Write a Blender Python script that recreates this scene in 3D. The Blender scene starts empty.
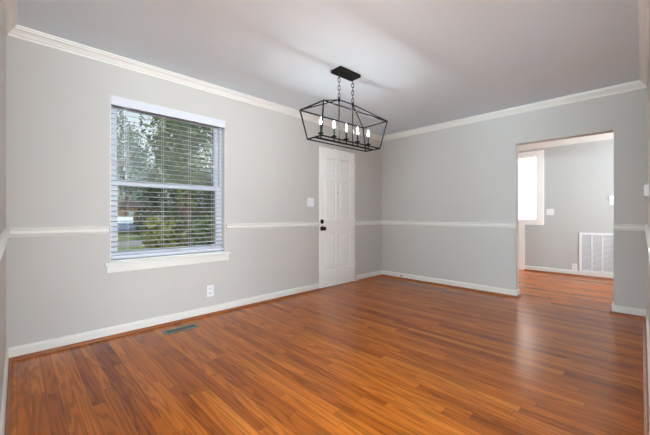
import bpy, bmesh, math, random
from mathutils import Vector, Matrix
random.seed(7)
SC = bpy.context.scene
COL = SC.collection
PI = math.pi

# ------------------------------------------------------------------ camera
ANG = math.atan(318 / 313.0)
cam_d = bpy.data.cameras.new('camera')
cam = bpy.data.objects.new('camera', cam_d)
COL.objects.link(cam)
cam.location = (0, 0, 1.03)
cam.rotation_euler = (PI / 2, 0, ANG - PI / 2)
cam_d.sensor_width = 36
cam_d.lens = 36 * 313.0 / 650
cam_d.shift_y = -2.0 / 650
cam_d.clip_start = 0.01
SC.camera = cam

# ------------------------------------------------------------------ world, sun, fill lights, exposure
world = bpy.data.worlds.new('sky')
SC.world = world
world.use_nodes = True
wn = world.node_tree
wn.nodes.clear()
sky = wn.nodes.new('ShaderNodeTexSky')
sky.sky_type = 'NISHITA'
sky.sun_disc = False
sky.sun_elevation = math.radians(52)
sky.sun_rotation = math.radians(200)
sky.air_density = 1.2
sky.dust_density = 5.0
bg = wn.nodes.new('ShaderNodeBackground')
bg.inputs['Strength'].default_value = 0.29
wo = wn.nodes.new('ShaderNodeOutputWorld')
hs = wn.nodes.new('ShaderNodeHueSaturation')
hs.inputs['Saturation'].default_value = .35
wn.links.new(sky.outputs[0], hs.inputs['Color'])
wn.links.new(hs.outputs[0], bg.inputs[0])
wn.links.new(bg.outputs[0], wo.inputs[0])

def light(name, kind, loc, rot, energy, color=(1, 1, 1), **kw):
    d = bpy.data.lights.new(name, kind)
    d.energy = energy
    d.color = color
    for k, v in kw.items():
        setattr(d, k, v)
    o = bpy.data.objects.new(name, d)
    o.location = loc
    o.rotation_euler = rot
    COL.objects.link(o)
    return o

light('sun', 'SUN', (0, -8, 12), (math.radians(38), 0, math.radians(-25)), 0.8, (1, .95, .86), angle=math.radians(3))
# fill lights added behind the camera, tilted up to brighten the ceiling
light('rear_fill_light', 'AREA', (-0.7, -5.02, 1.35), (PI / 2 + 1.1, 0, 0), 960, (.78, .95, 1), shape='RECTANGLE', size=3.6, size_y=1.5)
light('side_fill_light', 'AREA', (-5.02, -0.9, 1.35), (PI / 2 + 1.2, 0, -PI / 2), 1230, (.72, .94, 1), shape='RECTANGLE', size=3.4, size_y=1.5)
# fill lights added to brighten the hall and the kitchen, sources unseen
light('hall_fill_light', 'AREA', (5.72, -1.17, 1.35), (PI / 2 + .6, 0, 0), 58, (.92, .98, 1), shape='RECTANGLE', size=1.5, size_y=1.5)
light('kitchen_fill_light', 'AREA', (8.4, 4.07, 1.45), (-PI / 2, 0, 0), 190, (1, .98, .96), shape='RECTANGLE', size=1.9, size_y=1.3)

vs = SC.view_settings
vs.view_transform = 'Standard'
vs.look = 'None'
vs.gamma = 1
vs.use_curve_mapping = False
vs.exposure = 0.07
SC.cycles.max_bounces = 10
SC.cycles.diffuse_bounces = 6
SC.cycles.transparent_max_bounces = 16
BULB = 450.0

# ------------------------------------------------------------------ materials
def lin(c):
    return tuple(((x / 255) / 12.92 if x / 255 <= .04045 else ((x / 255 + .055) / 1.055) ** 2.4) for x in c) + (1,)

def mat(name, rgb, rough=.5, metal=0, noise=0.0, scale=30, bump=0.0, emis=None, estr=0, spec=None):
    m = bpy.data.materials.new(name)
    m.use_nodes = True
    nt = m.node_tree
    b = nt.nodes['Principled BSDF']
    b.inputs['Roughness'].default_value = rough
    b.inputs['Metallic'].default_value = metal
    if spec is not None:
        b.inputs['Specular IOR Level'].default_value = spec
    c = lin(rgb)
    tc = nt.nodes.new('ShaderNodeTexCoord')
    nz = nt.nodes.new('ShaderNodeTexNoise')
    nz.inputs['Scale'].default_value = scale
    nz.inputs['Detail'].default_value = 4
    nt.links.new(tc.outputs['Object'], nz.inputs['Vector'])
    mx = nt.nodes.new('ShaderNodeMix')
    mx.data_type = 'RGBA'
    mx.inputs[6].default_value = tuple(x * (1 - noise) for x in c[:3]) + (1,)
    mx.inputs[7].default_value = tuple(min(1, x * (1 + noise)) for x in c[:3]) + (1,)
    nt.links.new(nz.outputs['Fac'], mx.inputs[0])
    nt.links.new(mx.outputs[2], b.inputs['Base Color'])
    if bump:
        bp = nt.nodes.new('ShaderNodeBump')
        bp.inputs['Strength'].default_value = bump
        bp.inputs['Distance'].default_value = .002
        nt.links.new(nz.outputs['Fac'], bp.inputs['Height'])
        nt.links.new(bp.outputs[0], b.inputs['Normal'])
    if emis:
        b.inputs['Emission Color'].default_value = lin(emis)
        b.inputs['Emission Strength'].default_value = estr
    return m

M = dict(
    wall=mat('greige_wall_paint', (199, 195, 192), .75, noise=.012, scale=3, bump=.05),
    casing=mat('bright_white_casing_paint', (252, 252, 250), .35, noise=.005),
    jamb=mat('pale_jamb_paint', (206, 204, 199), .6, noise=.01),
    hallwall=mat('hall_wall_paint', (193, 194, 192), .75, noise=.012, scale=3, bump=.05),
    white=mat('white_wall_paint', (238, 236, 232), .7, noise=.01, scale=4),
    ceil=mat('ceiling_paint', (226, 237, 246), .85, noise=.01, scale=5, bump=.05),
    trim=mat('white_trim_paint', (230, 227, 223), .35, noise=.01, scale=20),
    door=mat('white_door_paint', (250, 250, 249), .38, noise=.01, scale=15),
    vinyl=mat('white_vinyl', (222, 224, 236), .4, noise=.01),
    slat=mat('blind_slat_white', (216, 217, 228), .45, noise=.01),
    slats=mat('blind_slat_shaded_white', (174, 177, 182), .5, noise=.01),  # white slats, colour darkened to stand in for their shaded undersides
    cord=mat('blind_cord', (225, 226, 230), .8, noise=.03),
    plate=mat('white_plastic', (236, 236, 240), .35, noise=.005),
    slot=mat('grey_slot', (105, 103, 102), .6, noise=.02),
    black=mat('matte_black_metal', (22, 21, 21), .6, metal=0, spec=.25, noise=.15, scale=60),
    sleeve=mat('black_candle_sleeve', (40, 38, 37), .55, noise=.1),
    chain=mat('dark_chain_metal', (40, 38, 37), .5, metal=.3, noise=.1),
    bulb=mat('lit_bulb', (255, 240, 215), .3, emis=(240, 251, 255), estr=BULB),
    fixture=mat('lit_diffuser', (255, 255, 250), .4, emis=(255, 246, 232), estr=9),
    shoe=mat('oak_shoe_moulding', (150, 84, 45), .4, noise=.25, scale=9),
    regmetal=mat('grey_register_metal', (132, 130, 116), .45, metal=.3, noise=.1),
    regdark=mat('register_opening', (22, 26, 34), .8, noise=.1),
    ventback=mat('vent_filter_grey', (190, 192, 193), .8, noise=.06, scale=80),
    steel=mat('brushed_steel', (120, 118, 114), .35, metal=.8, noise=.1),
    led=mat('lit_screen', (245, 250, 255), .4, emis=(245, 250, 255), estr=1.2),
)

def wood_floor():
    m = bpy.data.materials.new('oak_strip_floor')
    m.use_nodes = True
    nt = m.node_tree
    N = nt.nodes; L = nt.links
    b = N['Principled BSDF']
    tc = N.new('ShaderNodeTexCoord')
    sp = N.new('ShaderNodeSeparateXYZ')
    L.new(tc.outputs['Object'], sp.inputs[0])
    def mth(op, a, c=None, d=None):
        n = N.new('ShaderNodeMath'); n.operation = op
        for i, v in enumerate((a, c, d)):
            if v is None: continue
            if isinstance(v, (int, float)): n.inputs[i].default_value = v
            else: L.new(v, n.inputs[i])
        return n.outputs[0]
    X, Y = sp.outputs[0], sp.outputs[1]
    W = .0585
    xs = mth('DIVIDE', X, W)
    row0 = mth('FLOOR', xs)
    fx = mth('SUBTRACT', xs, row0)
    row = mth('ADD', row0, 137.0)
    wn1 = N.new('ShaderNodeTexWhiteNoise'); wn1.noise_dimensions = '1D'
    L.new(row, wn1.inputs['W'])
    off = mth('MULTIPLY', wn1.outputs['Value'], 7.31)
    ln = mth('ADD', mth('MULTIPLY', wn1.outputs['Value'], .6), .75)
    ys = mth('ADD', mth('DIVIDE', Y, ln), off)
    brd = mth('FLOOR', ys)
    fy = mth('SUBTRACT', ys, brd)
    cmb = N.new('ShaderNodeCombineXYZ'); L.new(row, cmb.inputs[0]); L.new(brd, cmb.inputs[1])
    wn2 = N.new('ShaderNodeTexWhiteNoise'); wn2.noise_dimensions = '2D'
    L.new(cmb.outputs[0], wn2.inputs['Vector'])
    sep = N.new('ShaderNodeSeparateColor'); L.new(wn2.outputs['Color'], sep.inputs[0])
    # board tone
    rp = N.new('ShaderNodeValToRGB')
    e = rp.color_ramp.elements
    e[0].position = 0; e[0].color = lin((129, 64, 16))
    e[1].position = 1; e[1].color = lin((186, 107, 31))
    for p, c in ((.08, (147, 74, 17)), (.4, (166, 88, 21)), (.7, (175, 94, 24)), (.92, (180, 100, 27))):
        k = e.new(p); k.color = lin(c)
    L.new(sep.outputs[0], rp.inputs[0])
    # grain: contour lines of stretched noise, displaced per board
    gx = mth('ADD', mth('MULTIPLY', X, mth('MULTIPLY_ADD', sep.outputs[1], 9.0, 7.0)), mth('MULTIPLY', sep.outputs[1], 57.0))
    gy = mth('ADD', mth('MULTIPLY', Y, mth('MULTIPLY_ADD', sep.outputs[2], .75, .35)), mth('MULTIPLY', sep.outputs[2], 31.0))
    gv = N.new('ShaderNodeCombineXYZ'); L.new(gx, gv.inputs[0]); L.new(gy, gv.inputs[1])
    n1 = N.new('ShaderNodeTexNoise'); n1.inputs['Scale'].default_value = 1.3; n1.inputs['Detail'].default_value = 2
    L.new(gv.outputs[0], n1.inputs['Vector'])
    rings = mth('SINE', mth('MULTIPLY', n1.outputs['Fac'], 44.0))
    rings = mth('POWER', mth('MULTIPLY_ADD', rings, .5, .5), 1.6)
    gv2 = N.new('ShaderNodeCombineXYZ')
    L.new(mth('MULTIPLY', gx, 22.0), gv2.inputs[0]); L.new(mth('MULTIPLY', gy, 6.0), gv2.inputs[1])
    n2 = N.new('ShaderNodeTexNoise'); n2.inputs['Scale'].default_value = 1.0; n2.inputs['Detail'].default_value = 3
    L.new(gv2.outputs[0], n2.inputs['Vector'])
    # large soft wear
    n3 = N.new('ShaderNodeTexNoise'); n3.inputs['Scale'].default_value = .9; n3.inputs['Detail'].default_value = 3
    mp = N.new('ShaderNodeMapping'); mp.inputs['Location'].default_value = (4.3, 7.7, 0)
    L.new(tc.outputs['Object'], mp.inputs[0]); L.new(mp.outputs[0], n3.inputs['Vector'])
    # dark mineral streaks, long along boards
    gv4 = N.new('ShaderNodeCombineXYZ')
    L.new(mth('MULTIPLY', gx, 1.6), gv4.inputs[0]); L.new(mth('MULTIPLY', gy, 1.6), gv4.inputs[1])
    n4 = N.new('ShaderNodeTexNoise'); n4.inputs['Scale'].default_value = 1.0; n4.inputs['Detail'].default_value = 2
    L.new(gv4.outputs[0], n4.inputs['Vector'])
    st = N.new('ShaderNodeMapRange'); st.inputs[1].default_value = .68; st.inputs[2].default_value = .82
    L.new(n4.outputs['Fac'], st.inputs[0])
    val = mth('MULTIPLY_ADD', rings, -.42, 1.19)
    val = mth('MULTIPLY', val, mth('MULTIPLY_ADD', n2.outputs['Fac'], .34, .84))
    val = mth('MULTIPLY', val, mth('MULTIPLY_ADD', n3.outputs['Fac'], .3, .86))
    val = mth('MULTIPLY', val, mth('MULTIPLY_ADD', st.outputs[0], -.5, 1.0))
    # gaps
    ex = mth('MINIMUM', fx, mth('SUBTRACT', 1.0, fx))
    gapx = N.new('ShaderNodeMapRange'); gapx.inputs[1].default_value = .012; gapx.inputs[2].default_value = .035
    L.new(ex, gapx.inputs[0])
    ey = mth('MULTIPLY', mth('MINIMUM', fy, mth('SUBTRACT', 1.0, fy)), ln)
    gapy = N.new('ShaderNodeMapRange'); gapy.inputs[1].default_value = .0008; gapy.inputs[2].default_value = .002
    L.new(ey, gapy.inputs[0])
    gap = mth('MULTIPLY', gapx.outputs[0], gapy.outputs[0])
    val = mth('MULTIPLY', val, mth('MULTIPLY_ADD', gap, .42, .58))
    mul = N.new('ShaderNodeVectorMath'); mul.operation = 'SCALE'
    L.new(rp.outputs[0], mul.inputs[0]); L.new(val, mul.inputs[3])
    L.new(mul.outputs[0], b.inputs['Base Color'])
    L.new(mth('MULTIPLY_ADD', n3.outputs['Fac'], .10, .17), b.inputs['Roughness'])
    b.inputs['Specular IOR Level'].default_value = .25
    bp = N.new('ShaderNodeBump'); bp.inputs['Strength'].default_value = .04; bp.inputs['Distance'].default_value = .002
    L.new(mth('ADD', gap, mth('MULTIPLY', n2.outputs['Fac'], .15)), bp.inputs['Height'])
    L.new(bp.outputs[0], b.inputs['Normal'])
    return m
M['floor'] = wood_floor()

def glass_mat(name='window_glass', mix=.07, rough=.02):
    m = bpy.data.materials.new(name)
    m.use_nodes = True
    nt = m.node_tree
    nt.nodes.clear()
    t = nt.nodes.new('ShaderNodeBsdfTransparent'); t.inputs[0].default_value = (.93, .96, .96, 1)
    g = nt.nodes.new('ShaderNodeBsdfGlossy'); g.inputs['Roughness'].default_value = rough
    mx = nt.nodes.new('ShaderNodeMixShader'); mx.inputs[0].default_value = mix
    o = nt.nodes.new('ShaderNodeOutputMaterial')
    nt.links.new(t.outputs[0], mx.inputs[1]); nt.links.new(g.outputs[0], mx.inputs[2]); nt.links.new(mx.outputs[0], o.inputs[0])
    return m
M['glass'] = glass_mat()
M['hazy'] = glass_mat('hazy_window_glass', .11, .3)

# ------------------------------------------------------------------ helpers
def bx(bm, x0, x1, y0, y1, z0, z1, bev=0):
    r = bmesh.ops.create_cube(bm, size=1)
    vv = r['verts']
    for v in vv:
        v.co = Vector(((x0 + x1) / 2 + v.co.x * (x1 - x0), (y0 + y1) / 2 + v.co.y * (y1 - y0), (z0 + z1) / 2 + v.co.z * (z1 - z0)))
    if bev:
        ed = list({e for v in vv for e in v.link_edges})
        bmesh.ops.bevel(bm, geom=ed, offset=bev, segments=2, profile=.6, affect='EDGES')

def cyl(bm, a, b, r, n=10, r2=None):
    a = Vector(a); b = Vector(b); d = b - a
    q = d.to_track_quat('Z', 'Y').to_matrix().to_4x4()
    bmesh.ops.create_cone(bm, cap_ends=True, segments=n, radius1=r, radius2=r if r2 is None else r2, depth=d.length,
                          matrix=Matrix.Translation((a + b) / 2) @ q)

def bar(bm, a, b, w):                                   # square bar between two points
    a = Vector(a); b = Vector(b); d = b - a
    q = d.to_track_quat('Z', 'Y').to_matrix().to_4x4()
    r = bmesh.ops.create_cube(bm, size=1)
    mt = Matrix.Translation((a + b) / 2) @ q @ Matrix.Diagonal((w, w, d.length + w * .9, 1))
    bmesh.ops.transform(bm, matrix=mt, verts=r['verts'])

def lathe(bm, c, prof, n=14):                           # profile (r, z) around vertical axis at c
    rings = []
    for r, z in prof:
        rings.append([bm.verts.new((c[0] + r * math.cos(2 * PI * i / n), c[1] + r * math.sin(2 * PI * i / n), c[2] + z)) for i in range(n)])
    for p, q in zip(rings, rings[1:]):
        for i in range(n):
            bm.faces.new((p[i], p[(i + 1) % n], q[(i + 1) % n], q[i]))
    bm.faces.new(list(reversed(rings[0]))); bm.faces.new(rings[-1])

def torus(bm, mtx, R, r, stretch=0, n=12, m=6):         # link: ring stretched along local Z
    vs_ = []
    for i in range(n):
        t = 2 * PI * i / n
        cx, cz = R * math.cos(t), R * math.sin(t)
        s = stretch if math.sin(t) > 1e-6 else (-stretch if math.sin(t) < -1e-6 else 0)
        ring = []
        for j in range(m):
            u = 2 * PI * j / m
            ring.append(bm.verts.new(mtx @ Vector(((R + r * math.cos(u)) * math.cos(t), r * math.sin(u), (R + r * math.cos(u)) * math.sin(t) + s))))
        vs_.append(ring)
    for i in range(n):
        for j in range(m):
            bm.faces.new((vs_[i][j], vs_[(i + 1) % n][j], vs_[(i + 1) % n][(j + 1) % m], vs_[i][(j + 1) % m]))

def profile(bm, prof, p0, p1, out, m0=0, m1=0):                     # extrude (offset from wall, z) profile from p0 to p1; out = wall normal
    p0 = Vector(p0); p1 = Vector(p1); out = Vector(out)
    dr = (p1 - p0).normalized()
    A = [bm.verts.new(p0 - dr * o * m0 + out * o + Vector((0, 0, z))) for o, z in prof]
    B = [bm.verts.new(p1 + dr * o * m1 + out * o + Vector((0, 0, z))) for o, z in prof]
    n = len(prof)
    for i in range(n):
        bm.faces.new((A[i], A[(i + 1) % n], B[(i + 1) % n], B[i]))
    bm.faces.new(A); bm.faces.new(list(reversed(B)))

def smooth(me, ang=35):
    for p in me.polygons: p.use_smooth = True
    try: me.set_sharp_from_angle(angle=math.radians(ang))
    except Exception: pass

def origin(o):
    v = Vector((0, 0, 0)); p = o
    while p is not None:
        v += Vector(p.location); p = p.parent
    return v

def obj(name, bm, m, parent=None, sm=False, loc=None):
    bmesh.ops.recalc_face_normals(bm, faces=bm.faces)
    me = bpy.data.meshes.new(name)
    if parent is not None:
        bmesh.ops.translate(bm, verts=bm.verts, vec=-origin(parent))
    elif loc is not None:
        bmesh.ops.translate(bm, verts=bm.verts, vec=-Vector(loc))
    bm.to_mesh(me); bm.free()
    me.materials.append(m)
    if sm: smooth(me)
    o = bpy.data.objects.new(name, me)
    COL.objects.link(o)
    if parent is not None: o.parent = parent
    elif loc is not None: o.location = loc
    return o

def tag(o, label, cat, group=None, kind=None):
    o['label'] = label; o['category'] = cat
    if group: o['group'] = group
    if kind: o['kind'] = kind
    return o

def thing(name, label, cat, loc, group=None, kind=None):
    o = bpy.data.objects.new(name, None)
    o.empty_display_size = .05
    COL.objects.link(o); o.location = loc
    return tag(o, label, cat, group, kind)

def struct(name, bm, m, label, cat, sm=False):
    return tag(obj(name, bm, m, sm=sm), label, cat, kind='structure')

def B(): return bmesh.new()
def boxes(*bs):
    bm = B()
    for b in bs: bx(bm, *b)
    return bm

# ------------------------------------------------------------------ room shell
XL, XB, YW, YR, ZC = -.055, 4.48, 3.16, -.035, 2.38
XB2, XH = 4.60, 6.83
OY0, OY1, OZ = .217, 1.124, 1.93            # cased-free opening in the back wall
WX0, WX1, WZ0, WZ1 = .562, 1.600, .635, 2.05   # window recess
DX0, DX1, DX2, DZ = 2.988, 3.757, 3.795, 2.003

struct('floor', boxes((-5.2, 10.1, -5.2, 4.2, -.06, 0)), M['floor'], 'orange-brown oak strip floor running through the room and hall', 'floor')
struct('ceiling', boxes((-5.2, 10.1, -5.2, 4.2, ZC, ZC + .06)), M['ceil'], 'plain white painted ceiling above the chandelier', 'ceiling')

T = .16
struct('wall_left', boxes((XL - .12, XL, 1.0, YW + T, 0, ZC)), M['wall'], 'greige wall sliver at the left edge, meeting the window wall', 'wall')
struct('wall_window', boxes(
    (XL, WX0, YW, YW + T, 0, ZC), (WX0, WX1, YW, YW + T, 0, WZ0), (WX0, WX1, YW, YW + T, WZ1, ZC),
    (WX1, DX0, YW, YW + T, 0, ZC), (DX0, DX2, YW, YW + T, DZ, ZC), (DX2, XB, YW, YW + T, 0, ZC)), M['wall'],
    'long greige wall holding the blinded window and the white door', 'wall')
struct('wall_back', boxes(
    (XB, XB2, OY1, YW + T, 0, ZC), (XB, XB2, OY0, OY1, OZ, ZC), (XB, 4.93, -1.2, OY0, 0, ZC)), M['wall'],
    'greige end wall with the open doorway into the hall', 'wall')
struct('wall_right', boxes((1.3, XB, YR - .12, YR, 0, ZC)), M['wall'], 'greige wall sliver at the right edge with a dimmer', 'wall')

# room behind the camera (only its light reaches the picture)
struct('wall_adjoining_front', boxes((-5.18, -2.55, -5.18, -5.06, 0, ZC), (-2.55, 1.15, -5.18, -5.06, 0, .58), (-2.55, 1.15, -5.18, -5.06, 2.12, ZC), (1.15, 1.42, -5.18, -5.06, 0, ZC)), M['wall'], 'greige wall with wide opening behind the camera', 'wall')
struct('wall_adjoining_side', boxes((-5.18, -5.06, -5.06, -2.65, 0, ZC), (-5.18, -5.06, -2.65, .85, 0, .58), (-5.18, -5.06, -2.65, .85, 2.12, ZC), (-5.18, -5.06, .85, 1.12, 0, ZC)), M['wall'], 'greige wall with an opening to the left behind the camera', 'wall')
struct('wall_adjoining_back', boxes((-5.06, XL - .12, 1.0, 1.12, 0, ZC)), M['wall'], 'greige return wall joining the left wall behind the camera', 'wall')
struct('wall_adjoining_end', boxes((1.3, 1.42, -5.06, YR - .12, 0, ZC)), M['wall'], 'greige return wall joining the right wall behind the camera', 'wall')

# hall
KY0, KY1, KY2 = 1.37, 1.672, 2.62
KZ0, KZ1 = .947, 2.13
XH2 = XH + .12
struct('wall_hall_far', boxes((XH, XH2, -1.2, KY0, 0, ZC), (XH, XH2, KY0, KY1, 0, KZ0), (XH, XH2, KY0, KY2, KZ1, ZC), (XH, XH2, KY2, 3.32, 0, ZC)), M['hallwall'],
       'pale grey far wall of the hall with the vent grille', 'wall')
struct('wall_hall_left', boxes((XB2, XH, 3.2, 3.32, 0, ZC)), M['hallwall'], 'pale grey end wall of the hall on the left', 'wall')
struct('wall_hall_right', boxes((XB, 4.95, -1.32, -1.2, 0, ZC), (4.95, 6.5, -1.32, -1.2, 0, .58), (4.95, 6.5, -1.32, -1.2, 2.12, ZC), (6.5, XH2, -1.32, -1.2, 0, ZC)), M['hallwall'], 'pale grey end wall of the hall with an opening', 'wall')
# kitchen beyond
struct('wall_kitchen_far', boxes((9.9, 10.02, .3, 4.12, 0, ZC)), M['white'], 'bright white kitchen wall seen past the hall', 'wall')
struct('wall_kitchen_right', boxes((XH2, 9.9, .3, .42, 0, ZC)), M['white'], 'bright white kitchen side wall', 'wall')
struct('wall_kitchen_left', boxes((XH2, 7.4, 4.0, 4.12, 0, ZC), (7.4, 9.4, 4.0, 4.12, 0, .78), (7.4, 9.4, 4.0, 4.12, 2.12, ZC), (9.4, 9.9, 4.0, 4.12, 0, ZC), (XH2 - .12, XH2, 3.32, 4.12, 0, ZC)), M['white'], 'bright white kitchen wall with an opening', 'wall')

# ---- mouldings
BASE = [(0, 0), (.014, 0), (.014, .074), (.010, .084), (.006, .088), (0, .09)]
SHOE = [(.0135, 0), (.034, 0), (.033, .008), (.028, .016), (.021, .021), (.0135, .022)]
RAIL = [(0, .874), (.010, .874), (.012, .882), (.019, .890), (.022, .902), (.016, .908), (.016, .918), (.022, .924), (.024, .932), (.014, .940), (0, .942)]
c = ZC
CROWN = [(0, c - .074), (.009, c - .074), (.011, c - .066), (.011, c - .060), (.017, c - .057), (.022, c - .046), (.032, c - .031), (.044, c - .021), (.046, c - .013), (.054, c - .009), (.056, c), (0, c)]

def run(prof, *segs):
    bm = B()
    for p0, p1, out, *m in segs: profile(bm, prof, (*p0, 0), (*p1, 0), (*out, 0), *m)
    return bm
S_left = ((XL, 1.0), (XL, YW), (1, 0))
S_win_a = ((XL, YW), (DX0, YW), (0, -1))
S_win_b = ((DX2 + .004, YW), (XB, YW), (0, -1))
S_back = ((XB, YW), (XB, OY1), (-1, 0))
S_stub = ((XB, OY0), (XB, YR), (-1, 0))
S_right = ((1.3, YR), (XB, YR), (0, 1))
e = .014
struct('baseboard_left', run(BASE, S_left), M['trim'], 'white baseboard on the left wall sliver', 'baseboard')
struct('baseboard_window', run(BASE, S_win_a, S_win_b), M['trim'], 'white baseboard along the window and door wall', 'baseboard')
struct('baseboard_back', run(BASE, ((XB, YW), (XB, OY1), (-1, 0), 0, 1), ((XB, OY1), (XB2, OY1), (0, -1), 1, 0)), M['trim'], 'white baseboard along the end wall left of the hall opening', 'baseboard')
struct('baseboard_stub', run(BASE, ((XB, OY0), (XB, YR), (-1, 0), 1, 0), ((XB, OY0), (4.93, OY0), (0, 1), 1, 0)), M['trim'], 'white baseboard on the short wall right of the hall opening', 'baseboard')
struct('baseboard_right', run(BASE, S_right), M['trim'], 'white baseboard on the right wall sliver', 'baseboard')
struct('baseboard_hall', run(BASE, ((XH, KY1 - .105), (XH, -1.2), (-1, 0))), M['trim'], 'white baseboard under the vent in the hall', 'baseboard')
q = .034
struct('trim_1', run(SHOE, S_left), M['shoe'], 'brown oak shoe moulding at the foot of the left baseboard', 'shoe moulding')
struct('trim_2', run(SHOE, S_win_a, S_win_b), M['shoe'], 'brown oak shoe moulding along the window wall baseboard', 'shoe moulding')
struct('trim_3', run(SHOE, ((XB, YW), (XB, OY1), (-1, 0), 0, 1), ((XB, OY1), (XB2, OY1), (0, -1), 1, 0)), M['shoe'], 'brown oak shoe moulding along the end wall baseboard', 'shoe moulding')
struct('trim_4', run(SHOE, ((XB, OY0), (XB, YR), (-1, 0), 1, 0), ((XB, OY0), (4.93, OY0), (0, 1), 1, 0)), M['shoe'], 'brown oak shoe moulding right of the hall opening', 'shoe moulding')
struct('trim_5', run(SHOE, S_right), M['shoe'], 'brown oak shoe moulding at the foot of the right baseboard', 'shoe moulding')
struct('trim_6', run(SHOE, ((XH, KY1 - .105), (XH, -1.2), (-1, 0))), M['shoe'], 'brown oak shoe moulding in the hall', 'shoe moulding')
struct('trim_7', run(RAIL, S_left), M['trim'], 'white chair rail on the left wall sliver', 'chair rail')
struct('trim_8', run(RAIL, ((XL, YW), (WX0 - .012, YW), (0, -1))), M['trim'], 'white chair rail left of the window', 'chair rail')
struct('trim_9', run(RAIL, ((WX1 + .012, YW), (DX0, YW), (0, -1))), M['trim'], 'white chair rail between the window and the door', 'chair rail')
struct('trim_10', run(RAIL, S_win_b), M['trim'], 'short white chair rail right of the door', 'chair rail')
struct('trim_11', run(RAIL, S_back), M['trim'], 'white chair rail on the end wall left of the hall opening', 'chair rail')
struct('trim_12', run(RAIL, S_stub), M['trim'], 'short white chair rail right of the hall opening', 'chair rail')
struct('trim_13', run(RAIL, S_right), M['trim'], 'white chair rail on the right wall sliver', 'chair rail')
struct('trim_14', run(CROWN, S_left), M['trim'], 'white crown moulding above the left wall sliver', 'crown moulding')
struct('trim_15', run(CROWN, ((XL, YW), (XB, YW), (0, -1))), M['trim'], 'white crown moulding above the window wall', 'crown moulding')
struct('trim_16', run(CROWN, ((XB, YW), (XB, YR), (-1, 0))), M['trim'], 'white crown moulding above the end wall', 'crown moulding')
struct('trim_17', run(CROWN, S_right), M['trim'], 'white crown moulding above the right wall sliver', 'crown moulding')
HC = [(o * 1.7, c - (c - z) * 1.65) for o, z in CROWN]
struct('trim_18', run(HC, ((XH, 3.2), (XH, -1.2), (-1, 0))), M['trim'], 'white crown moulding at the top of the hall wall', 'crown moulding')

# casing of the L-shaped kitchen opening
bm = B()
y0, y1, w, d = KY0, KY1, .107, .018
bx(bm, XH - d, XH, y0 - w, y0, KZ0 - .09, KZ1 + .092, .003)              # right stile
bx(bm, XH - d, XH, y0, KY2 + w, KZ1, KZ1 + .092, .003)                    # head
bx(bm, XH - d, XH, y0, y1, KZ0 - .09, KZ0, .003)                          # sill casing
bx(bm, XH - d, XH, y1 - .103, y1, 0, KZ0 - .09, .003)                     # leg
bx(bm, XH - d, XH, KY2, KY2 + w, 0, KZ1, .003)
bx(bm, XH, XH2, y0, y0 + .012, KZ0, KZ1); bx(bm, XH, XH2, y0, KY2, KZ1 - .012, KZ1)
bx(bm, XH, XH2, y0, y1, KZ0, KZ0 + .012); bx(bm, XH, XH2, y1, y1 + .012, 0, KZ0)
struct('trim_19', bm, M['casing'], 'wide white casing around the kitchen opening in the hall', 'casing')

# ------------------------------------------------------------------ door
d1 = thing('door_1', 'white six-panel door with black knob, at the end of the window wall', 'door', (DX0, YW, 0), kind='structure')
FY = YW - .003
bm = B()
x0, x1 = DX0 + .006, DX1 - .004
W_ = x1 - x0
px = [(.098, .345), (.415, .662)]
pz = [(.25, .80), (.965, 1.545), (1.625, 1.865)]
# stiles and rails
bx(bm, x0, x1, FY + .019, FY + .04, .012, DZ - .006)
xs = [0, px[0][0], px[0][1], px[1][0], px[1][1], W_]
for a, b_ in ((0, 1), (2, 3), (4, 5)):
    bx(bm, x0 + xs[a], x0 + xs[b_], FY, FY + .0195, .012, DZ - .006)
zs = [.012, pz[0][0], pz[0][1], pz[1][0], pz[1][1], pz[2][0], pz[2][1], DZ - .006]
for a in (0, 2, 4, 6):
    for p, q2 in px:
        bx(bm, x0 + p, x0 + q2, FY, FY + .0195, zs[a], zs[a + 1])
leaf = obj('door_leaf', bm, M['door'], d1)
for zi, (a, b_) in enumerate(pz):
    for p, q2 in px:
        bm = B()
        o = .0
        ring = [(0, .0065), (.012, .0065), (.042, .001), (.042, .001)]
        pts = []
        for ins, dy in ((.0005, .0155), (.008, .0155), (.032, .004)):
            pts.append([bm.verts.new((x0 + X_, FY + dy, Z_)) for X_, Z_ in ((p + ins, a + ins), (q2 - ins, a + ins), (q2 - ins, b_ - ins), (p + ins, b_ - ins))])
        for A_, B_ in zip(pts, pts[1:]):
            for i in range(4): bm.faces.new((A_[i], A_[(i + 1) % 4], B_[(i + 1) % 4], B_[i]))
        bm.faces.new(pts[-1])
        back = [bm.verts.new((v.co.x, FY + .018, v.co.z)) for v in pts[0]]
        for i in range(4): bm.faces.new((pts[0][i], back[i], back[(i + 1) % 4], pts[0][(i + 1) % 4]))
        bm.faces.new(back)
        obj('raised_panel', bm, M['door'], leaf)
def knob_at(z, name, kind):
    bm = B()
    kx = x0 + .052
    def ring(prof):
        tmp = bmesh.new(); lathe(tmp, (0, 0, 0), prof, 18)
        bmesh.ops.transform(tmp, matrix=Matrix.Translation((kx, FY, z)) @ Matrix.Rotation(PI / 2, 4, 'X'), verts=tmp.verts)
        me = bpy.data.meshes.new('t'); tmp.to_mesh(me); tmp.free(); bm.from_mesh(me); bpy.data.meshes.remove(me)
    if kind == 'knob':
        ring([(.033, 0), (.033, .006), (.026, .010), (.012, .012), (.011, .030), (.020, .036), (.028, .046), (.029, .056), (.022, .066), (.008, .069)])
    else:
        ring([(.031, 0), (.031, .010), (.026, .015), (.010, .016), (.009, .017)])
        bx(bm, kx - .004, kx + .004, FY - .030, FY - .012, z - .014, z + .014, .002)
    o = obj(name, bm, M['black'], d1, sm=True); o['label'] = 'matte black ' + name.replace('_', ' ')
knob_at(.848, 'door_knob', 'knob'); knob_at(.945, 'deadbolt', 'bolt')
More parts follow.
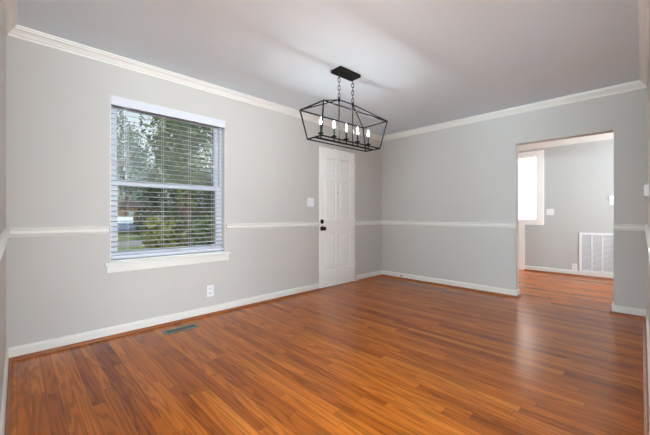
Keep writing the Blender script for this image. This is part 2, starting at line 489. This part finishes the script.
bm = B(); cyl(bm, (x0 + .378, FY - .003, 1.36), (x0 + .378, FY + .004, 1.36), .008, 12)
obj('peephole', bm, M['steel'], d1)
for z in (.285, .93, 1.78):
    bm = B()
    cyl(bm, (DX1 + .001, FY - .006, z - .05), (DX1 + .001, FY - .006, z + .05), .007, 10)
    bx(bm, DX1 + .004, DX1 + .028, FY - .0015, FY + .004, z - .05, z + .05)
    cyl(bm, (DX1 + .001, FY - .006, z + .05), (DX1 + .001, FY - .006, z + .056), .004, 8)
    obj('hinge', bm, M['trim'], d1)
bm = boxes((DX1, DX2, YW - .001, YW + T, 0, DZ), (DX0, DX0 + .004, YW + .004, YW + T, 0, DZ), (DX0 + .004, DX1, YW + .05, YW + T, 0, .012))
obj('door_frame', bm, M['jamb'], d1)

# ------------------------------------------------------------------ window
w1 = thing('window_1', 'white double-hung window in the long wall, behind open blinds', 'window', (1.08, YW, WZ0), kind='structure')
bm = boxes((WX0, WX0 + .006, YW, YW + .15, WZ0, WZ1), (WX1 - .006, WX1, YW, YW + .15, WZ0, WZ1), (WX0, WX1, YW, YW + .15, WZ1 - .006, WZ1), (WX0, WX1, YW + .001, YW + .15, WZ0, WZ0 + .012))
obj('window_recess', bm, M['trim'], w1)
YF = YW + .075
bm = boxes((WX0 + .006, WX0 + .03, YF, YF + .07, WZ0 + .012, WZ1 - .006), (WX1 - .03, WX1 - .006, YF, YF + .07, WZ0 + .012, WZ1 - .006),
           (WX0 + .03, WX1 - .03, YF, YF + .07, WZ1 - .03, WZ1 - .006), (WX0 + .03, WX1 - .03, YF, YF + .07, WZ0 + .012, WZ0 + .035))
obj('window_frame', bm, M['vinyl'], w1)
def sash(name, z0, z1, y0, y1, botw, topw):
    a, b_ = WX0 + .03, WX1 - .03
    bm = B()
    bx(bm, a, a + .038, y0, y1, z0, z1); bx(bm, b_ - .038, b_, y0, y1, z0, z1)
    bx(bm, a + .038, b_ - .038, y0, y1, z0, z0 + botw); bx(bm, a + .038, b_ - .038, y0, y1, z1 - topw, z1)
    s = obj(name, bm, M['vinyl'], w1)
    bm = B(); bx(bm, a + .034, b_ - .034, (y0 + y1) / 2 - .002, (y0 + y1) / 2 + .002, z0 + botw - .003, z1 - topw + .003)
    obj('pane', bm, M['hazy' if name == 'upper_sash' else 'glass'], s)
    return s
lo = sash('lower_sash', WZ0 + .035, 1.345, YF + .004, YF + .032, .05, .045)
sash('upper_sash', 1.30, WZ1 - .03, YF + .036, YF + .066, .04, .035)
bm = B(); bx(bm, 1.05, 1.11, YF - .012, YF + .006, 1.318, 1.343, .003)
obj('sash_lock', bm, M['vinyl'], lo)
bm = B(); bx(bm, .520, 1.648, YW - .034, YW + .001, WZ0 - .022, WZ0, .004)
obj('window_stool', bm, M['trim'], w1)
bm = B(); bx(bm, .535, 1.634, YW - .018, YW + .001, WZ0 - .088, WZ0 - .0215, .002)
obj('apron', bm, M['trim'], w1)

# ------------------------------------------------------------------ blind
bl = thing('window_blind', 'white horizontal slat blind hanging open in the window', 'blind', (1.08, YW + .03, WZ1 - .006))
bm = B(); bx(bm, WX0 + .004, WX1 - .002, YW - .006, YW + .004, 1.972, 2.046, .002)
bx(bm, WX0 + .004, WX0 + .014, YW + .003, YW + .03, 1.972, 2.046)
obj('valance', bm, M['slat'], bl)
bm = B(); bx(bm, WX0 + .012, WX1 - .012, YW + .010, YW + .062, 1.985, 2.04)
obj('headrail', bm, M['slat'], bl)
SX0, SX1 = WX0 + .012, WX1 - .012
YC = YW + .036
bm = B()
NS = 29
ztop, zbot = 1.955, .715
for i in range(NS):
    z = ztop + (zbot - ztop) * i / (NS - 1)
    ws = [-.020, -.010, 0, .010, .020]
    up = []; dn = []
    for s in ws:
        zz = z + .0022 * (1 - (s / .020) ** 2) + s * .17
        up.append((s, zz)); dn.append((s, zz - .0019))
    pr_ = up + dn[::-1]
    A = [bm.verts.new((SX0, YC + s, zz)) for s, zz in pr_]
    C = [bm.verts.new((SX1, YC + s, zz)) for s, zz in pr_]
    n = len(pr_)
    for k in range(n): bm.faces.new((A[k], A[(k + 1) % n], C[(k + 1) % n], C[k]))
    bm.faces.new(A); bm.faces.new(C[::-1])
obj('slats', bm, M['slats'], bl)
bm = B(); bx(bm, SX0, SX1, YC - .026, YC + .026, .662, .684, .003)
obj('bottom_rail', bm, M['slat'], bl)
for lx in (.70, .985, 1.235, 1.475):
    bm = B()
    for s in (-.0265, .0265): cyl(bm, (lx, YC + s, .684), (lx, YC + s, 1.985), .0009, 6)
    obj('ladder_cord', bm, M['cord'], bl)
bm = B()
cyl(bm, (.665, YW + .002, 1.45), (.665, YW + .002, 1.98), .0016, 6); cyl(bm, (.678, YW + .002, 1.38), (.678, YW + .002, 1.98), .0016, 6)
lathe(bm, (.665, YW + .002, 1.42), [(.003, .035), (.008, .02), (.009, 0), (.002, -.002)], 10)
lathe(bm, (.678, YW + .002, 1.35), [(.003, .035), (.008, .02), (.009, 0), (.002, -.002)], 10)
obj('pull_cord', bm, M['cord'], bl)

# ------------------------------------------------------------------ chandelier
CX, CY = 2.215, 1.967
ch = thing('chandelier', 'black open-cage linear chandelier with five lit candle bulbs, hung on two chains', 'chandelier', (CX, CY, ZC))
bm = B(); bx(bm, CX - .138, CX + .138, CY - .064, CY + .064, ZC - .028, ZC, .004)
obj('canopy', bm, M['black'], ch)
ZR, ZT, ZBm = 2.10, 1.9685, 1.703
RX = .092
for s in (-1, 1):
    x = CX + s * RX
    bm = B()
    top, bot = ZC - .026, ZR + .008
    torus(bm, Matrix.Translation((x, CY, top - .008)), .010, .003)
    torus(bm, Matrix.Translation((x, CY, bot + .006)), .012, .003)
    n = 6; pitch = (top - bot - .024) / n
    for i in range(n):
        rot = Matrix.Rotation(PI / 2 * (i % 2) + PI / 4, 4, 'Z')
        torus(bm, Matrix.Translation((x, CY, top - .014 - pitch * (i + .5))) @ rot, .0105, .0032, pitch / 2 - .0065)
    obj('chain', bm, M['chain'], ch, sm=True)
tx, ty, bx_, by_ = .424, .158, .391, .093
def rect(hx, hy, z): return [(CX - hx, CY - hy, z), (CX + hx, CY - hy, z), (CX + hx, CY + hy, z), (CX - hx, CY + hy, z)]
Tq, Bq = rect(tx, ty, ZT), rect(bx_, by_, ZBm)
bw = .0105
for nm, Q in (('upper_frame', Tq), ('lower_frame', Bq)):
    bm = B()
    for i in range(4): bar(bm, Q[i], Q[(i + 1) % 4], bw)
    obj(nm, bm, M['black'], ch)
for i in range(4):
    bm = B(); bar(bm, Tq[i], Bq[i], bw); obj('corner_bar', bm, M['black'], ch)
for i, s in ((0, -1), (1, 1), (2, 1), (3, -1)):
    bm = B(); bar(bm, Tq[i], (CX + s * RX, CY, ZR), bw * .8); obj('roof_bar', bm, M['black'], ch)
bm = B(); bar(bm, (CX - RX, CY, ZR), (CX + RX, CY, ZR), bw * .8); obj('ridge_bar', bm, M['black'], ch)
for s in (-1, 1):
    bm = B(); cyl(bm, (CX + s * RX, CY, ZBm + .004), (CX + s * RX, CY, ZR), .0055, 10)
    lathe(bm, (CX + s * RX, CY, ZR - .02), [(.006, 0), (.011, .006), (.011, .03), (.005, .036)], 10)
    obj('hanging_rod', bm, M['black'], ch)
bm = B(); bx(bm, CX - bx_, CX + bx_, CY - .011, CY + .011, ZBm - .004, ZBm + .008)
obj('centre_bar', bm, M['black'], ch)
for i in range(5):
    x = CX + .003 + (i - 2) * .159
    zd = ZBm + .046
    bm = B()
    lathe(bm, (x, CY, zd), [(.0085, .012), (.0085, .078), (.007, .080)], 12)
    s = obj('candle_sleeve', bm, M['sleeve'], ch, sm=True)
    bm = B()
    lathe(bm, (x, CY, zd), [(.006, -.038), (.006, -.014), (.010, -.010), (.024, -.002), (.027, .004), (.025, .005), (.010, .004), (.0085, .014)], 14)
    obj('drip_dish', bm, M['black'], s, sm=True)
    bm = B()
    lathe(bm, (x, CY, zd + .080), [(.0045, 0), (.0055, .006), (.0070, .016), (.0070, .022), (.005, .036), (.0026, .050), (.0012, .060), (.0004, .066)], 10)
    b2 = obj('bulb', bm, M['bulb'], s, sm=True); b2['label'] = 'glowing flame-shaped candle bulb'

ch.rotation_euler.z = -.046

# ------------------------------------------------------------------ wall plates, outlets, vents
def on_wall(axis, pos):   # returns function mapping (along, depth out of wall, z) to world box
    if axis == 'Y-': return lambda a0, a1, d0, d1_, z0, z1: (a0, a1, pos - d1_, pos - d0, z0, z1)
    if axis == 'X-': return lambda a0, a1, d0, d1_, z0, z1: (pos - d1_, pos - d0, a0, a1, z0, z1)
    if axis == 'Y+': return lambda a0, a1, d0, d1_, z0, z1: (a0, a1, pos + d0, pos + d1_, z0, z1)
def outlet(label, axis, pos, a, z, h, ww, group):
    f = on_wall(axis, pos)
    loc = (a, pos, z) if axis[0] == 'Y' else (pos, a, z)
    t = thing('wall_outlet', label, 'outlet', loc, group)
    bm = B(); bx(bm, *f(a - ww / 2, a + ww / 2, 0, .006, z - h / 2, z + h / 2), .0015); obj('cover_plate', bm, M['plate'], t)
    for s in (-1, 1):
        zc = z + s * h * .2
        bm = B(); bx(bm, *f(a - .017, a + .017, .005, .008, zc - .015, zc + .015), .0012); r = obj('receptacle', bm, M['plate'], t)
        bm = B()
        bx(bm, *f(a - .010, a - .006, .0075, .0085, zc - .004, zc + .009)); bx(bm, *f(a + .006, a + .010, .0075, .0085, zc - .004, zc + .009))
        bx(bm, *f(a - .003, a + .003, .0075, .0085, zc - .012, zc - .006))
        obj('slot', bm, M['slot'], r)
outlet('white duplex outlet low on the window wall, right of the window', 'Y-', YW, 1.432, .247, .118, .074, 'electrical outlets')
outlet('white duplex outlet in the hall beside the vent grille', 'X-', XH, .822, .145, .115, .072, 'electrical outlets')
def switch(label, axis, pos, a, z, h, ww, gangs):
    f = on_wall(axis, pos)
    loc = (a, pos, z) if axis[0] == 'Y' else (pos, a, z)
    t = thing('light_switch', label, 'light switch', loc, 'wall switches')
    bm = B(); bx(bm, *f(a - ww / 2, a + ww / 2, 0, .006, z - h / 2, z + h / 2), .0015); obj('cover_plate', bm, M['plate'], t)
    for g in range(gangs):
        ac = a + (g - (gangs - 1) / 2) * .046
        bm = B(); bx(bm, *f(ac - .005, ac + .005, .005, .017, z - .004, z + .014), .001); bx(bm, *f(ac - .007, ac + .007, .005, .0068, z - .014, z + .016)); obj('toggle', bm, M['plate'], t)
switch('white double light switch on the window wall beside the door', 'Y-', YW, 2.835, 1.209, .118, .118, 2)
switch('white double light switch in the hall beside the kitchen opening', 'X-', XH, 1.172, 1.093, .115, .110, 2)
switch('small white light switch high on the hall wall above the vent grille', 'X-', XH, .345, 1.255, .11, .072, 1)
t = thing('thermostat', 'small bright white box on the hall wall above a switch', 'thermostat', (XH, .352, 1.315))
bm = B(); bx(bm, XH - .025, XH, .322, .382, 1.295, 1.345, .004); obj('body', bm, M['plate'], t)
bm = B(); bx(bm, XH - .027, XH - .0245, .330, .374, 1.303, 1.337); obj('screen', bm, M['led'], t)
t = thing('dimmer_switch', 'white boxy dimmer sticking out from the right wall sliver', 'light switch', (3.80, YR, 1.244))
bm = B(); bx(bm, 3.765, 3.840, YR, YR + .008, 1.186, 1.302, .002); obj('cover_plate', bm, M['plate'], t)
bm = B(); bx(bm, 3.780, 3.825, YR + .007, YR + .030, 1.198, 1.290, .003); obj('rocker', bm, M['plate'], t)

# return-air grille in the hall
t = thing('return_air_grille', 'large white louvred vent grille low on the hall wall', 'vent', (XH, .53, .08))
gy0, gy1, gz0, gz1 = .300, .762, .082, .742
bm = B()
bx(bm, XH - .006, XH - .001, gy0 + .02, gy1 - .02, gz0 + .02, gz1 - .02)
obj('filter', bm, M['ventback'], t)
bm = B()
fw_ = .034
bx(bm, XH - .014, XH, gy0, gy0 + fw_, gz0, gz1, .003); bx(bm, XH - .014, XH, gy1 - fw_, gy1, gz0, gz1, .003)
bx(bm, XH - .014, XH, gy0 + fw_, gy1 - fw_, gz0, gz0 + fw_); bx(bm, XH - .014, XH, gy0 + fw_, gy1 - fw_, gz1 - fw_, gz1)
for k in (1, 2):
    yy = gy0 + fw_ + (gy1 - gy0 - 2 * fw_) * k / 3
    bx(bm, XH - .014, XH - .004, yy - .008, yy + .008, gz0 + fw_, gz1 - fw_)
obj('frame', bm, M['plate'], t)
bm = B()
n = 30
for k in range(n):
    zz = gz0 + fw_ + (gz1 - gz0 - 2 * fw_) * (k + .5) / n
    r = bmesh.ops.create_cube(bm, size=1)
    bmesh.ops.transform(bm, matrix=Matrix.Translation((XH - .008, (gy0 + gy1) / 2, zz)) @ Matrix.Rotation(math.radians(-35), 4, 'Y') @ Matrix.Diagonal((.010, gy1 - gy0 - 2 * fw_ + .004, .0015, 1)), verts=r['verts'])
obj('louvres', bm, M['plate'], t)

# floor register
t = thing('floor_register', 'small grey metal floor register by the window wall baseboard', 'vent', (1.06, 2.935, 0))
rx0, rx1, ry0, ry1 = .915, 1.205, 2.875, 2.990
bm = B()
z0, z1 = 0, .005
bx(bm, rx0, rx1, ry0, ry0 + .024, z0, z1, .0015); bx(bm, rx0, rx1, ry1 - .024, ry1, z0, z1, .0015)
bx(bm, rx0, rx0 + .026, ry0 + .02, ry1 - .02, z0, z1); bx(bm, rx1 - .026, rx1, ry0 + .02, ry1 - .02, z0, z1)
obj('frame', bm, M['regmetal'], t)
bm = B(); bx(bm, rx0 + .024, rx1 - .024, ry0 + .022, ry1 - .022, 0, .0012); obj('opening', bm, M['regdark'], t)
bm = B()
n = 12
for k in range(1, n):
    xx = rx0 + .026 + (rx1 - rx0 - .052) * k / n
    bx(bm, xx - .003, xx + .003, ry0 + .023, ry1 - .023, .001, .0045)
obj('vane', bm, M['regmetal'], t)

# doorstop
t = thing('door_stop', 'small grey spring door stop on the end wall baseboard', 'door stop', (XB - .014, 2.76, .05))
bm = B(); cyl(bm, (XB - .014, 2.76, .05), (XB - .018, 2.76, .05), .012, 12)
for i in range(9): torus(bm, Matrix.Translation((XB - .019 - i * .005, 2.76, .05)) @ Matrix.Rotation(PI / 2, 4, 'Z'), .006, .0016, 0, 10, 5)
obj('spring', bm, M['steel'], t, sm=True)
bm = B(); cyl(bm, (XB - .060, 2.76, .05), (XB - .072, 2.76, .05), .0085, 10); obj('rubber_tip', bm, M['plate'], t)

# kitchen ceiling light
t = thing('flush_ceiling_light', 'round flush ceiling light glowing in the kitchen beyond the hall', 'ceiling light', (8.4, 2.0, ZC))
bm = B(); lathe(bm, (8.4, 2.0, ZC), [(.17, -.03), (.18, -.02), (.18, 0)], 28); obj('rim', bm, M['steel'], t, sm=True)
bm = B(); lathe(bm, (8.4, 2.0, ZC - .03), [(.03, -.058), (.09, -.05), (.14, -.028), (.165, 0)], 28); obj('diffuser', bm, M['fixture'], t, sm=True)

# ------------------------------------------------------------------ outdoors
GZ = -.55
M['lawn'] = mat('lawn_grass', (92, 108, 62), .95, noise=.35, scale=2.5, bump=.5)
M['drive'] = mat('pale_concrete', (196, 192, 186), .9, noise=.08, scale=2)
M['road'] = mat('asphalt', (128, 128, 130), .9, noise=.1, scale=4)
M['bark'] = mat('tree_bark', (92, 78, 66), .95, noise=.3, scale=8, bump=.5)
LEAF = [mat('leaf_mid_green', (84, 104, 62), .6, noise=.3, scale=1.5), mat('leaf_yellow_green', (110, 116, 52), .6, noise=.3, scale=1.5),
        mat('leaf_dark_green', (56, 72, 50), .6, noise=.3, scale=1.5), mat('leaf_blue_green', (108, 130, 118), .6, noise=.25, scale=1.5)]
M['brick'] = mat('pinkish_brick', (168, 140, 126), .9, noise=.2, scale=6)
M['roofing'] = mat('brown_roofing', (92, 86, 82), .9, noise=.2, scale=6)
M['paint'] = mat('blue_car_paint', (92, 112, 146), .25, metal=.3, noise=.02)
M['cglass'] = mat('car_glass', (186, 204, 214), .08, noise=.02)
M['tyre'] = mat('tyre_rubber', (28, 28, 28), .8, noise=.1)
M['stone'] = mat('pale_edging_stone', (214, 208, 198), .9, noise=.1, scale=3)

struct('ground', boxes((-30, 60, 3.4, 90, GZ - .1, GZ)), M['lawn'], 'green lawn outside the window', 'ground')

def at(u, v=None, depth=20.0, z=None):
    dx = math.cos(ANG) + (u - 325) / 313 * math.sin(ANG)
    dy = math.sin(ANG) - (u - 325) / 313 * math.cos(ANG)
    return dx * depth, dy * depth

struct('street', boxes((-30, 50, 18.8, 21.8, GZ, GZ + .015)), M['road'], 'grey street crossing beyond the lawn', 'street')
struct('driveway', boxes((-1.5, 1.9, 8.5, 18.8, GZ, GZ + .012)), M['drive'], 'pale concrete driveway left of the lawn', 'driveway')

def leaves(bm, c, rad, n, size, seed):
    rnd = random.Random(seed)
    for _ in range(n):
        while True:
            p = Vector((rnd.uniform(-1, 1), rnd.uniform(-1, 1), rnd.uniform(-1, 1)))
            if .25 < p.length < 1: break
        k = 1 + .18 * math.sin(5 * p.x + 3 * p.z + seed) + .12 * math.sin(7 * p.y - 4 * p.z)
        pos = Vector(c) + Vector((p.x * rad[0], p.y * rad[1], p.z * rad[2])) * k
        a = Vector((rnd.gauss(0, 1), rnd.gauss(0, 1), rnd.gauss(0, 1))).normalized()
        b_ = a.cross(Vector((rnd.gauss(0, 1), rnd.gauss(0, 1), rnd.gauss(0, 1)))).normalized()
        s = size * rnd.uniform(.6, 1.3)
        vs4 = [bm.verts.new(pos + a * s), bm.verts.new(pos + b_ * s * .45), bm.verts.new(pos - a * s), bm.verts.new(pos - b_ * s * .45)]
        bm.faces.new(vs4)

def tree(x, y, h, r, mi, label, seed, lift=.35, n=2600, size=.16):
    t = thing('tree', label, 'tree', (x, y, GZ), 'trees outside the window')
    bm = B()
    cyl(bm, (x, y, GZ), (x + .1, y, GZ + h * .55), .20, 9, .11)
    rnd = random.Random(seed)
    for k in range(6):
        an = k * 1.05 + rnd.random(); z0 = GZ + h * (.3 + .05 * k)
        cyl(bm, (x + .05, y, z0), (x + math.cos(an) * r * .6, y + math.sin(an) * r * .6, z0 + h * .22), .07, 6, .025)
    obj('trunk', bm, M['bark'], t)
    bm = B()
    leaves(bm, (x, y, GZ + h * (lift + (1 - lift) / 2)), (r, r, h * (1 - lift) / 2), n, size, seed)
    obj('crown', bm, LEAF[mi], t)
def shrub(x, y, h, r, mi, label, seed, n=1500, size=.09):
    t = thing('shrub', label, 'shrub', (x, y, GZ), 'shrubs outside the window')
    bm = B()
    for k in range(5):
        an = k * 1.26
        cyl(bm, (x, y, GZ), (x + math.cos(an) * r * .5, y + math.sin(an) * r * .5, GZ + h * .6), .03, 5, .012)
    obj('stem', bm, M['bark'], t)
    bm = B(); leaves(bm, (x, y, GZ + h * .5), (r, r, h * .5), n, size, seed); obj('foliage', bm, LEAF[mi], t)

# trees, from the nearest row to the farthest
for k, (x, y, h, r, mi, lift, n, size, lb) in enumerate((
        (5.7, 15.0, 8.5, 1.7, 0, .30, 2600, .15, 'full mid-green tree filling the right side of the upper sash'),
        (1.2, 27.0, 8.0, 1.8, 2, .2, 1500, .18, 'dark green tree across the street, left of the window view'),
        (-4.5, 26.0, 8.5, 2.0, 0, .2, 1400, .18, 'mid-green tree across the street, far left of the window view'),
        (10.3, 15.5, 9.0, 1.7, 2, .20, 1500, .17, 'dark green tree at the right edge of the window view'),
        (7.4, 20.6, 9.0, 1.7, 1, .28, 2200, .17, 'yellow-green tree behind the middle of the upper sash'),
        (12.0, 22.0, 9.5, 1.8, 0, .2, 1500, .18, 'mid-green tree behind the dark tree at the right edge'),
        (11.6, 26.0, 6.5, 1.3, 2, .05, 1600, .18, 'dark tree low behind the shrubs, right of the brick house'),
        (15.4, 28.0, 7.5, 1.5, 2, .05, 1600, .18, 'dark tree low behind the shrubs, farther right'),
        (8.5, 29.6, 5.5, 1.0, 2, .2, 1800, .14, 'small dark green tree in front of the brick house'),
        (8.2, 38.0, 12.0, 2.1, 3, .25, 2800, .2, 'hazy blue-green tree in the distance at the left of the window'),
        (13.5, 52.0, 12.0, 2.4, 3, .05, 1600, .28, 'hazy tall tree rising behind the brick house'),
        (16.5, 45.0, 12.0, 2.5, 2, .05, 1800, .28, 'tall dark tree far behind the right trees'),
        (22.8, 46.0, 12.0, 2.5, 2, .05, 1500, .28, 'tall dark tree far behind, outermost on the right'))):
    tree(x, y, h, r, mi, lb, 11 + k, lift=lift, n=n, size=size)
for k, (x, y, h, r, mi, lb) in enumerate((
        (2.75, 8.9, 1.55, .50, 1, 'yellow-green shrub leftmost of the front row below the window'),
        (4.05, 9.0, 1.65, .50, 0, 'mid-green shrub in the middle of the front row'),
        (5.35, 9.1, 1.7, .50, 1, 'yellow-green shrub rightmost of the front row'),
        (3.6, 11.2, 2.0, .62, 2, 'tall dark shrub behind the left front shrub'),
        (5.25, 11.4, 2.2, .62, 2, 'tall dark shrub behind the middle front shrub'),
        (6.9, 11.6, 2.2, .62, 0, 'tall mid-green shrub behind the right front shrub'),
        (6.0, 22.9, 2.0, .8, 2, 'dark shrub right of the parked car'))):
    shrub(x, y, h, r, mi, lb, 40 + k)
# pale edging stones in front of the shrubs
for i in range(9):
    x, y = 2.2 + i * .42, 8.0
    bm = B(); bx(bm, x - .17, x + .17, y - .12, y + .12, GZ, GZ + .16 + .04 * (i % 3), .04)
    tag(obj('edging_stone', bm, M['stone'], loc=(x, y, GZ)), 'pale edging stone in the row before the shrubs', 'stone', 'edging stones')
# brick house across the street
hx, hy = 10.6, 44.0
t = thing('house', 'pinkish brick house with brown roof across the street', 'house', (hx, hy, GZ))
bm = B(); bx(bm, hx - 2.2, hx + 2.2, hy - 2.5, hy + 2.5, GZ, GZ + 2.5); obj('brick_wall', bm, M['brick'], t)
bm = B()
vv = [bm.verts.new(p) for p in ((hx - 2.5, hy - 2.8, GZ + 2.5), (hx + 2.5, hy - 2.8, GZ + 2.5), (hx + 2.5, hy + 2.8, GZ + 2.5), (hx - 2.5, hy + 2.8, GZ + 2.5), (hx - 1.4, hy, GZ + 3.5), (hx + 1.4, hy, GZ + 3.5))]
for f in ((0, 1, 5, 4), (1, 2, 5), (2, 3, 4, 5), (3, 0, 4), (3, 2, 1, 0)): bm.faces.new([vv[k] for k in f])
obj('roof', bm, M['roofing'], t)
for k in (-1.35, 0, 1.35):
    bm = B(); bx(bm, hx + k - .42, hx + k + .42, hy - 2.54, hy - 2.48, GZ + .9, GZ + 2.1); f = obj('house_window', bm, M['trim'], t)
    bm = B(); bx(bm, hx + k - .36, hx + k + .36, hy - 2.56, hy - 2.535, GZ + .97, GZ + 2.03); obj('pane', bm, M['cglass'], f)
# parked car
kx, ky = at(125, depth=28.5)
t = thing('car', 'blue car with pale glass parked beyond the driveway', 'car', (kx, ky, GZ))
bm = B()
body = [(-2.15, .35), (-2.1, .75), (-1.6, .88), (-.75, .95), (1.55, .95), (2.1, .85), (2.15, .4), (2.0, .28), (-2.0, .28)]
A = [bm.verts.new((kx + a, ky - .85, GZ + z)) for a, z in body]; C = [bm.verts.new((kx + a, ky + .85, GZ + z)) for a, z in body]
n = len(body)
for k in range(n): bm.faces.new((A[k], A[(k + 1) % n], C[(k + 1) % n], C[k]))
bm.faces.new(A); bm.faces.new(C[::-1])
bmesh.ops.bevel(bm, geom=list(bm.edges), offset=.06, segments=2, affect='EDGES')
obj('body', bm, M['paint'], t, sm=True)
bm = B()
cab = [(-.8, .93), (-.2, 1.42), (.9, 1.45), (1.6, .93)]
A = [bm.verts.new((kx + a, ky - .74 + (.1 if z > 1 else 0), GZ + z)) for a, z in cab]; C = [bm.verts.new((kx + a, ky + .74 - (.1 if z > 1 else 0), GZ + z)) for a, z in cab]
for k in range(4): bm.faces.new((A[k], A[(k + 1) % 4], C[(k + 1) % 4], C[k]))
bm.faces.new(A); bm.faces.new(C[::-1])
obj('cabin_glass', bm, M['cglass'], t)
bm = B(); bx(bm, kx - .22, kx + .92, ky - .65, ky + .65, GZ + 1.42, GZ + 1.48, .02); obj('roof', bm, M['stone'], t)
for sx in (-1.35, 1.35):
    for sy in (-.78, .78):
        bm = B(); cyl(bm, (kx + sx, ky + sy - .1, GZ + .32), (kx + sx, ky + sy + .1, GZ + .32), .32, 18); obj('wheel', bm, M['tyre'], t)
t.rotation_euler.z = 1.35
